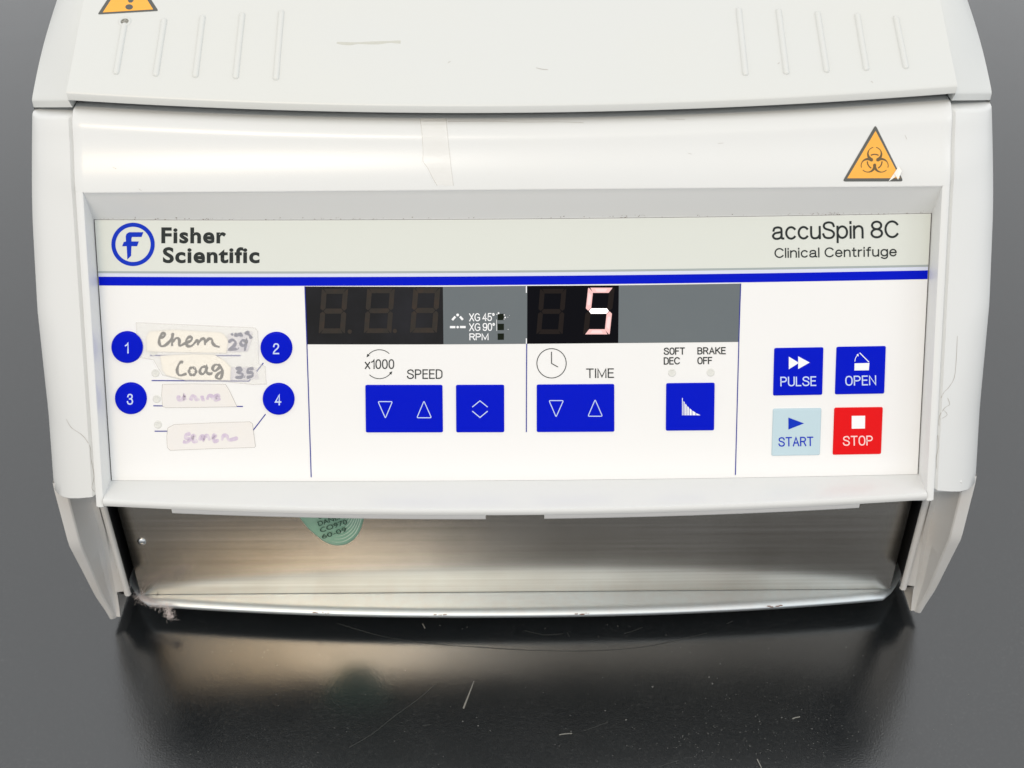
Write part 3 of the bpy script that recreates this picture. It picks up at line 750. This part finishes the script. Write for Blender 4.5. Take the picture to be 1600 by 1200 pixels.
bars = [(1065.4, 1066.4, 621, 622), (1067.7, 1069.3, 626.2, 628), (1070.3, 1072.5, 630, 632.4), (1073.5, 1076, 633.8, 636.3), (1077, 1080.5, 637.4, 640.3), (1081.5, 1086.4, 641, 644.1), (1087.4, 1093.8, 645, 648)]
art('brake_curve_mark', WTXT, k, lambda b: [poly(b, [(x0, t0), (x1, t1), (x1, 648.3), (x0, 648.3)], P, KH) for x0, x1, t0, t1 in bars])
def rp(*pts): return [(1130+x/3.157, 420+y/3.157) for x, y in pts]
k = keycap(rounded(rp((252, 391), (494, 387), (488, 621), (246, 625)), 3), BLUE, 'blue pulse key with double arrow')
art('double_arrow', WTXT, k, lambda b: (poly(b, rp((322, 432), (367, 459), (367, 466), (322, 494)), P, KH), poly(b, rp((368, 430), (425, 461), (368, 493)), P, KH)))
stext('key_text', 'PULSE', (1218.7, 595.8), (1274.9, 595.0), 15.2, LTXT, k, KH, wt=1.9, gap=0.2)
k = keycap(rounded(rp((559, 385), (802, 381), (794, 615), (551, 619)), 3), BLUE, 'blue open key with lifted lid symbol')
art('open_lid_mark', WTXT, k, lambda b: (poly(b, rp((646, 465), (719, 463), (716, 499), (645, 500)), P, KH), strip(b, rp((717, 459), (671, 413)), 1.4, P, KH), strip(b, smooth_line(rp((647, 456), (651, 438), (660, 426))), .9, P, KH), poly(b, rp((655, 424), (664, 417), (666, 431)), P, KH)))
stext('key_text', 'OPEN', (1320, 594.6), (1368.3, 593.6), 15.4, LTXT, k, KH, wt=1.9, gap=0.2)
k = keycap(rounded(rp((246, 690), (484, 687), (476, 918), (238, 922)), 3), PALEB, 'pale blue start key')
art('start_arrow', BLUEINK, k, lambda b: poly(b, rp((320, 732), (397, 761), (320, 791)), P, KH))
stext('key_text', 'START', (1215.7, 690), (1270.4, 689), 14.8, BLUEINK, k, KH, wt=1.9, gap=0.2)
k = keycap(rounded(rp((548, 685), (787, 682), (778, 913), (540, 917)), 3), RED, 'red stop key')
art('stop_square', WTXT, k, lambda b: poly(b, rp((632, 724), (698, 723), (697, 786), (632, 787)), P, KH))
stext('key_text', 'STOP', (1316.3, 688.4), (1363, 687.6), 15.4, PTXT, k, KH, wt=1.9, gap=0.2)
for s, cx, cy, x0, x1 in (('1', 199, 542.2, 196, 202), ('2', 432, 543.3, 427, 437), ('3', 204.6, 622.2, 199.2, 209), ('4', 435.4, 623.1, 430, 440.2)):
    k = keycap(circ(cx, cy, 24.8, 48), BLUE, 'round blue key numbered '+s, .0008, 'round_key')
    stext('key_number', s, (x0, cy+1), (x1, cy+1), 17.2, LTXT, k, .00085, wt=2.1, gap=0.2)

# printed symbols and words
def arrow_head(b, tip, ang, L=5, wd=4.6, h=.00012):
    a = math.radians(ang); d = (math.cos(a), -math.sin(a)); nx = (-d[1], d[0])
    poly(b, [(tip[0], tip[1]), (tip[0]-d[0]*L+nx[0]*wd/2, tip[1]-d[1]*L+nx[1]*wd/2), (tip[0]-d[0]*L-nx[0]*wd/2, tip[1]-d[1]*L-nx[1]*wd/2)], P, h)
art('rotation_symbol', DTXT, panel, lambda b: (strip(b, circ(592.8, 569, 22.6, 20, 47, 143), 1.1, P, .00012), strip(b, circ(592.8, 569, 22.6, 20, 227, 322), 1.1, P, .00012), arrow_head(b, (572.8, 558.2), 232), arrow_head(b, (612.8, 580), 52)))
stext('panel_text', 'x1000', (570, 569), (616, 568.8), 15.2, DTXT, panel, .00012, wt=1.75, gap=0.2)
stext('panel_text', 'SPEED', (635.8, 584.6), (691.4, 584.4), 15, DTXT, panel, .00012, wt=1.75, gap=0.2)
stext('panel_text', 'TIME', (915.8, 583.2), (959.4, 582.9), 15, DTXT, panel, .00012, wt=1.75, gap=0.2)
art('clock_symbol', DTXT, panel, lambda b: (ring(b, 861.8, 567.6, 22.9, 1.2, .00012), strip(b, [(861.7, 549.6), (861.8, 567.8), (872, 573.4)], 1.3, P, .00016)))
for s, x0, x1, y, hh in (('SOFT', 1037, 1070.2, 548.6, 11.4), ('DEC', 1037, 1062.2, 563.8, 11.6), ('BRAKE', 1089.6, 1134, 548, 11.3), ('OFF', 1089.6, 1112.8, 563.4, 11.4)):
    stext('panel_text', s, (x0, y+.2), (x1, y-.2), hh, DTXT, panel, .00012, wt=1.75, gap=0.2)
for x, y in ((1050, 582.5), (1110.4, 582), (240, 550), (243, 583), (245, 623.4), (247, 663.4)):
    bm = bmesh.new(); rows = []
    for r, h in ((6.4, 0), (6.0, .0001), (5.2, .00022), (4.2, .00012), (3, -.00002+.0001), (.3, .0001)):
        rr = [P(px, py, h) for px, py in circ(x, y, r, 20)]; rr.append(rr[0]); rows.append(rr)
    grid(bm, rows); link('indicator_led', bm, LEDM, root, 60)

# tape labels with handwriting
def t5(*pts): return [(160+x/5, 480+y/5) for x, y in pts]
def tape(name, pts, m, h, label=None, edge=True):
    o = art(name, m, root, lambda b: poly(b, pts, P, h), label)
    if edge: art('tape_edge', TEDGE, o, lambda b: strip(b, pts, .7, P, h+.00002, True))
    return o
def write(parent, strokes, wd, m, h):
    def f(b):
        for q, st in enumerate(strokes):
            pts = smooth_line(t5(*st)); n = len(pts)
            ws = [wd*(.98+.25*math.sin(i*.55+q)) for i in range(n)]; ws[0] *= .6; ws[-1] *= .5
            strip(b, pts, ws, P, h+q*.000006)
    art('handwriting', m, parent, f)
tc1 = tape('paper_label', t5((370, 188), (560, 176), (925, 196), (955, 215), (985, 262), (968, 358), (640, 352), (348, 346), (345, 230)), CREAM, .00018, 'cream paper label handwritten Chem')
write(tc1, [[(440, 238), (475, 232), (492, 212), (472, 203), (450, 232), (444, 272), (458, 302), (490, 298), (530, 262), (552, 215)], [(552, 200), (546, 250), (545, 304)], [(547, 272), (580, 240), (602, 255), (603, 300), (640, 285), (690, 262), (700, 240), (678, 232), (655, 262), (664, 300), (700, 300), (745, 250)],
            [(745, 250), (748, 298)], [(748, 285), (775, 250), (798, 250), (803, 295)], [(803, 280), (830, 248), (855, 250), (862, 280), (885, 302), (918, 310)]], 4.0, INK, .0002)
tc2 = tape('paper_label', t5((975, 215), (1170, 190), (1168, 255), (1135, 345), (972, 352), (985, 262)), LAV, .00017, 'smudged grey label handwritten 29', False)
write(tc2, [[(985, 275), (1015, 255), (1040, 272), (1030, 300), (990, 332), (1052, 325)], [(1122, 268), (1095, 258), (1080, 282), (1100, 300), (1124, 280), (1126, 268), (1112, 342)], [(1058, 322), (1064, 326)],
            [(1010, 203), (1018, 222)], [(1045, 200), (1040, 218), (1062, 215), (1066, 200)], [(1085, 198), (1078, 215), (1098, 222)], [(1150, 195), (1125, 202), (1150, 218), (1165, 245)]], 4.3, INKB, .0002)
tc3 = tape('paper_label', t5((452, 378), (700, 366), (875, 370), (960, 420), (1005, 470), (1000, 572), (640, 566), (500, 530), (470, 490)), CREAM, .00019, 'cream paper label handwritten Coag')
write(tc3, [[(632, 432), (612, 428), (592, 460), (585, 500), (605, 532), (660, 518)], circ(705, 500, 27, 14, 60, 415, 30), [(806, 462), (775, 472), (762, 505), (785, 522), (812, 490), (815, 462), (818, 510), (845, 520), (860, 508)],
            [(915, 452), (880, 450), (862, 478), (880, 498), (915, 470), (920, 455), (938, 500), (925, 556), (890, 548), (905, 520), (948, 492)]], 4.0, INK, .00022)
tc4 = tape('paper_label', t5((1005, 470), (1195, 470), (1225, 560), (1000, 572)), LAV, .00016, 'smudged grey label handwritten 35', False)
write(tc4, [[(1042, 482), (1075, 474), (1088, 490), (1062, 508), (1095, 522), (1085, 545), (1038, 548)], [(1182, 480), (1142, 482), (1136, 508), (1168, 510), (1172, 535), (1128, 550)], [(1108, 542), (1114, 546)]], 4.3, INKB, .0002)
tc5 = tape('masking_tape_label', t5((470, 602), (700, 598), (962, 602), (990, 645), (1052, 776), (800, 781), (500, 784), (472, 775), (464, 690)), MASK, .00018, 'pale tape label with faded lilac writing')
write(tc5, [[(598, 688), (596, 720), (620, 726), (640, 700), (640, 688), (645, 728)], [(690, 728), (705, 690), (725, 700), (735, 722), (760, 718)], [(780, 690), (782, 722), (800, 718)], [(820, 722), (830, 692), (856, 695), (862, 722)], [(880, 710), (905, 700), (900, 685), (882, 690), (885, 722), (925, 716)]], 5.2, INKF, .0002)
tc6 = tape('masking_tape_label', t5((512, 942), (560, 916), (860, 903), (1150, 894), (1172, 908), (1196, 1085), (1190, 1094), (860, 1104), (530, 1117), (508, 1095), (504, 1010)), MASK, .00018, 'lowest tape label with faded purple writing')
write(tc6, [[(690, 985), (655, 998), (650, 1020), (680, 1032), (665, 1055), (630, 1048)], [(700, 1030), (725, 1010), (715, 1000), (702, 1020), (712, 1050), (745, 1040)], [(760, 1040), (770, 1005), (785, 1008), (790, 1036), (808, 1005), (828, 1010), (838, 1040)], [(860, 1030), (885, 1008), (872, 1000), (862, 1022), (880, 1046), (912, 1036)], [(935, 1040), (945, 1005), (975, 1005), (990, 1036), (1060, 1020)]], 5.2, INKF, .0002)
cl = tape('clear_tape', t5((265, 120), (700, 138), (1195, 160), (1215, 190), (1222, 440), (1272, 462), (1280, 600), (1180, 604), (940, 578), (650, 572), (470, 530), (400, 410), (280, 390)), TAPE2, .0003, 'large clear tape over the upper paper labels')

# ------------------------------------------------------------------ stickers
def tri_round(a, b, c2, r, n=5): 
    return rounded3([a, b, c2], r, n)
st = art('warning_sticker', STKD, root, lambda b: poly(b, tri_round((1367.8, 195), (1316.2, 283.6), (1411.5, 283.4), 5), ONH, .00012, 3), 'orange triangular biohazard sticker with a lifted corner')
art('sticker_face', ORANGE, st, lambda b: poly(b, [(1367.9, 204.3), (1323.6, 278.6), (1406.5, 278.4)], ONH, .00018, 4))
def bio(b):
    cx, cy = 1366.4, 252.6; D = 12.2; k = .96
    for a in (90, 210, 330):
        ox, oy = cx+D*math.cos(math.radians(a)), cy-D*math.sin(math.radians(a))*k*1.05
        pts, ws = [], []
        for i in range(33):
            th = lerp(12, 348, i/32)+a
            c_ = -math.cos(math.radians(th-a))
            pts.append((ox+10.6*math.cos(math.radians(th)), oy-10.6*k*math.sin(math.radians(th)))); ws.append(1.2+2.4*max(0, c_+.55))
        pts2 = [p for p, i in zip(pts, range(33)) if not 14.2 <= i <= 17.8]
        w2 = [p for p, i in zip(ws, range(33)) if not 14.2 <= i <= 17.8]
        strip(b, pts2[:15], w2[:15], ONH, .00024+a*1e-8); strip(b, pts2[15:], w2[15:], ONH, .00024+a*1e-8+.000004)
        strip(b, circ(cx, cy, 11.4, 12, a-32, a+32), 1.8, ONH, .00027)
    for a in (30, 150, 270):
        strip(b, [(cx+3.2*math.cos(math.radians(a)), cy-3.2*math.sin(math.radians(a))), (cx+8*math.cos(math.radians(a)), cy-8*math.sin(math.radians(a)))], 3.2, ONH, .00026)
art('biohazard_symbol', STKB, st, bio)
WCLR = mat('lifted_film', (.85, .85, .82), .15)
bm = bmesh.new()
q = [ONH(1403.5, 260, .0004), ONH(1407.8, 267.5, .0012), ONH(1400.5, 280.5, .0022), ONH(1396.4, 271, .0005)]
bm.faces.new([bm.verts.new(v) for v in q])
q = [ONH(1396.4, 271, .0004), ONH(1398.6, 276, .0009), ONH(1387.5, 283.8, .0004)]
bm.faces.new([bm.verts.new(v) for v in q]); link('lifted_corner', bm, WCLR, st, 0)

lc = Vector((0, 0, 0))
st = art('warning_sticker', STKD, root, lambda b: poly(b, tri_round((202, -53), (152.6, 22.8), (247.6, 17.2), 3), ONL, .00012, 3), 'orange triangular exclamation sticker on the lid')
art('sticker_face', ORANGE, st, lambda b: poly(b, [(202, -44), (160.7, 20), (239.6, 15.2)], ONL, .00018, 4))
art('exclamation_mark', STKD, st, lambda b: (poly(b, circ(202, 11.4, 6, 20, 0, 360, 4.2), ONL, .0002), poly(b, [(199.5, -30), (210, -31), (208.8, 2), (206, 4.6), (201.8, 4.6), (200, 2)], ONL, .0002)))

# clear tape on the fascia, stains, cracks
tp = art('clear_tape', TAPE, root, lambda b: (poly(b, [(656, 186), (697, 185.5), (699, 205), (667, 207), (659, 205)], ONH, .00014, 2), poly(b, [(659, 205), (667, 207), (699, 205), (702, 235), (661, 236)], ONH, .00014, 2), poly(b, [(661, 236), (702, 235), (705, 262), (668, 262), (661, 252)], ONH, .00014, 2),
    poly(b, [(668, 262), (705, 262), (708.5, 290), (683, 290)], ONH, .00014, 2)), 'strip of matt clear tape on the upper fascia')
art('tape_edge', TEDGE, tp, lambda b: (strip(b, smooth_line([(656, 186), (659, 205), (661, 236), (661, 252), (668, 262), (676, 278), (683, 290)], 3), .7, ONH, .00018), strip(b, smooth_line([(697, 185.5), (699, 205), (702, 235), (705, 262), (708.5, 290)], 3), .7, ONH, .00018)))
art('stain', STAIN, lid, lambda b: (strip(b, smooth_line([(526, 67), (545, 68.5), (560, 67.5), (590, 67), (610, 65.5), (626, 66)], 4), [2.5+2.5*abs(math.sin(i*.4)) for i in range(21)], ONL, .00006)), 'faint brown smear across the lid')
for p in ([(838, 106), (846, 108), (856, 109)], [(700, 98), (704, 96)], [(1215, 100), (1218, 98)], [(1361, 127), (1364, 129)]): art('scuff', CRACK, lid, lambda b: strip(b, smooth_line(p, 3), .8, ONL, .00006))
for p in ([(700, 190), (760, 189.5), (820, 191), (870, 190.5), (912, 192)], [(1040, 186), (1070, 187)], [(1414, 211), (1417, 218)], [(1122, 224), (1130, 223.5)], [(1075, 239), (1081, 241)], [(217, 295), (221, 298)], [(176, 261), (182, 264)]): art('scuff', CRACK, housing, lambda b: strip(b, smooth_line(p, 3), .5, ONH, .00006))
for i, ls in ((0, ([(104, 655), (112, 668), (126, 678), (136, 688), (141, 700), (142, 715), (145, 728), (147, 745), (144, 762), (148, 768)],)),
              (1, ([(1496, 525), (1494, 560), (1491, 590), (1482, 606), (1475, 612), (1470, 622)], [(1480, 622), (1484, 632), (1476, 637), (1468, 650), (1467, 665)], [(1474, 640), (1480, 648), (1470, 655)], [(1466, 680), (1466, 700), (1463, 715), (1463, 732)]))):
    def onp(px, py, h, i=i):
        return on(TP[i], px, py, h) or on(TH, px, py, h)
    art('crack', CRACK, pods[i], lambda b: [strip(b, smooth_line([(x+random.uniform(-.8, .8), y) for x, y in l], 3), [.45+.5*random.random() for _ in range((len(l)-1)*3+1)], onp, .00006) for l in ls])
# grime along the panel joint
bm = bmesh.new()
for i in range(170):
    x = random.uniform(-.158, .158)
    if random.random() < .45: x = random.choice((-.12, -.06, .05, .108, .12, .155, -.15))+random.gauss(0, .006)
    if abs(x) > .1585: continue
    hh = random.random()**2*.0011; r = random.uniform(.00006, .00020)
    a = Vector((x, yface(x, ZR), ZR)); b = Vector((x, PT[0]+.0004-bow(x, PBOW), PT[1]-.0002))
    c_ = b.lerp(a, hh/.014+.015)+Vector((0, -.00012, 0))
    vs = [bm.verts.new(c_+Vector((r*math.cos(t)*random.uniform(.6, 1.6), -.00003, r*math.sin(t)*random.uniform(.5, 1)))) for t in [k*math.pi/3 for k in range(6)]]
    bm.faces.new(vs)
link('grime', bm, DIRT, housing, 0, kind='stuff')

# ------------------------------------------------------------------ green cap stuck on the plate
def PLT(px, py, h):
    d = ray(px, py); t = (-h-CAM.y)/d.y; return CAM+d*t
outl = smooth_line([(448, 770), (455, 788), (466, 806), (482, 826), (498, 840), (512, 849), (527, 852.5), (542, 850), (556, 840), (564, 826), (569, 808), (570, 788), (568, 765)], 4)
bm = bmesh.new(); rows = []
ccx, ccy = 512, 775
for k_, h in ((1.0, .0001), (.995, .0016), (.975, .0022), (.94, .0023)):
    rows.append([PLT(ccx+(x-ccx)*k_, ccy+(y-ccy)*k_, h) for x, y in outl])
vs = grid(bm, rows); bm.faces.new(vs[-1]); bmesh.ops.recalc_face_normals(bm, faces=bm.faces)
cap = link('green_seal', bm, GREEN, root, 50, 'round green ribbed seal half hidden under the lip')
for i in range(9):
    kk = .93-i*.062
    pts = [(ccx-8+i*1.5+(x-ccx)*kk+8-i*.8, ccy+(y-ccy)*kk) for x, y in outl[22+i:]]
    art('ridge', GREENL, cap, lambda b: strip(b, pts, [.5+1.1*min(1, j/8) for j in range(len(pts))], PLT, .0025))
text('seal_text', '600TK', (497, 808), (530, 796), 7.5, GREENT, cap, .0030, 0, 1, place=PLT)
text('seal_text', 'DANLK0', (497, 819), (541, 804), 7.5, GREENT, cap, .0030, 0, 1, place=PLT)
text('seal_text', 'CO970', (500, 829), (542, 815), 7.5, GREENT, cap, .0030, 0, 1, place=PLT)
text('seal_text', '60-09', (503, 839), (541, 827), 7, GREENT, cap, .0030, 0, 1, place=PLT)
bm = bmesh.new()
for px in (495, 690, 905, 1210):
    x = (px-803)/2000*.573
    for j in range(5):
        xx = x+random.uniform(-.004, .004); y = -.0127+.0080*abs(xx/.163)**2.2; z = random.uniform(.0098, .0108); r = random.uniform(.0002, .0006)
        bm.faces.new([bm.verts.new((xx+r*math.cos(t)*1.8, y-.00008, z+r*.7*math.sin(t))) for t in [k*math.pi/3 for k in range(6)]])
link('rust_flecks', bm, RUST, tray, 0, kind='stuff')

# ------------------------------------------------------------------ bench
BZ = -.0016
bm = bmesh.new(); box(bm, -1.6, 1.6, -.75, 1.7, -.034, BZ, .002)
bench = link('bench_top', bm, BENCH, None, 30); bench['kind'] = 'structure'
def BN(px, py, h):
    d = ray(px, py); t = (h+BZ-CAM.z)/d.z; return CAM+d*t
art('arc_scratch', SCR, bench, lambda b: strip(b, smooth_line([(527, 974), (560, 984), (600, 995), (650, 1003), (700, 1008), (760, 1012), (830, 1016), (905, 1017), (960, 1015), (1010, 1010), (1060, 1000), (1105, 989)], 4), [.5+.7*abs(math.sin(i*.37)) for i in range(45)], BN, .00006))
art('pale_scratch', SCRW, bench, lambda b: strip(b, [(740.5, 1064), (733, 1084), (724, 1107)], [.8, 2.0, 2.6], BN, .00008))
art('scratch', SCRW, bench, lambda b: [strip(b, smooth_line(p, 3), ww, BN, .00006) for p, ww in (([(874, 1148), (884, 1146.5), (894, 1146)], 1.5), ([(1183, 1186), (1187, 1194), (1190, 1200)], 1.4), ([(660, 974), (662, 978), (664, 982)], 1.6), ([(1238, 1123), (1244, 1121), (1250, 1120)], 1.6))])
art('scratch', SCR, bench, lambda b: [strip(b, smooth_line(p, 3), .8, BN, .00006) for p in ([(545, 1168), (580, 1148), (615, 1120), (650, 1095), (682, 1068)], [(912, 1142), (932, 1135), (950, 1128)], [(660, 1134), (672, 1132)], [(975, 990), (992, 985), (1004, 980)], [(886, 988), (890, 995)], [(1030, 1198), (1060, 1188)], [(820, 985), (850, 992), (880, 990)], [(1135, 975), (1145, 970)])])
bm = bmesh.new()
for i in range(620):
    if random.random() < .6: px = random.gauss(1190, 130); py = random.gauss(1150, 40)
    else: px = random.uniform(230, 1400); py = random.uniform(975, 1230)
    r = random.uniform(.25, .8)*(1.9 if random.random() < .04 else 1)
    a = random.uniform(0, 3.14); q = [(px+r*math.cos(a+t)*random.uniform(.7, 1.5), py+r*math.sin(a+t)) for t in (0, 1.2, 2.4, 3.7, 5)]
    bm.faces.new([bm.verts.new(BN(x, y, .00005)) for x, y in q])
sp = link('dust_specks', bm, mat('dust', (.13, .135, .13), .8), bench, 0); sp['kind'] = 'stuff'

# ------------------------------------------------------------------ lint at the tray's left corner
bm = bmesh.new()
path = [(-.1715, -.001, .013), (-.1690, -.0040, .0125), (-.1645, -.0060, .0122), (-.1600, -.0072, .0125), (-.1572, -.0080, .0122), (-.1560, -.0100, .0105), (-.1556, -.0118, .0082)]
for i in range(620):
    t = random.random()*(len(path)-1.001); k_ = int(t); a = Vector(path[k_]).lerp(Vector(path[k_+1]), t-k_)
    a += Vector((random.gauss(0, .0009)*(1+math.sin(t*2.3)), random.gauss(0, .0008)*(1+.8*math.sin(t*3.1)), abs(random.gauss(0, .0007))))
    d = Vector((random.gauss(0, 1), random.gauss(0, 1), random.gauss(0, .7))).normalized(); L = random.uniform(.0008, .0034)
    s = d.orthogonal().normalized()*.00004; s2 = d.cross(s)
    pts = [a]; 
    for j in range(3):
        d = (d+Vector((random.gauss(0, .5), random.gauss(0, .5), random.gauss(0, .4)))).normalized(); pts.append(pts[-1]+d*L/3)
    grid(bm, [[p+s*math.cos(q)+s2*math.sin(q) for q in (0, 2.09, 4.19, 6.28)] for p in pts])
lint = link('lint_clump', bm, LINT, None, 0)
lint['label'] = 'pinkish clump of lint caught at the left corner of the steel base tray'; lint['category'] = 'lint'
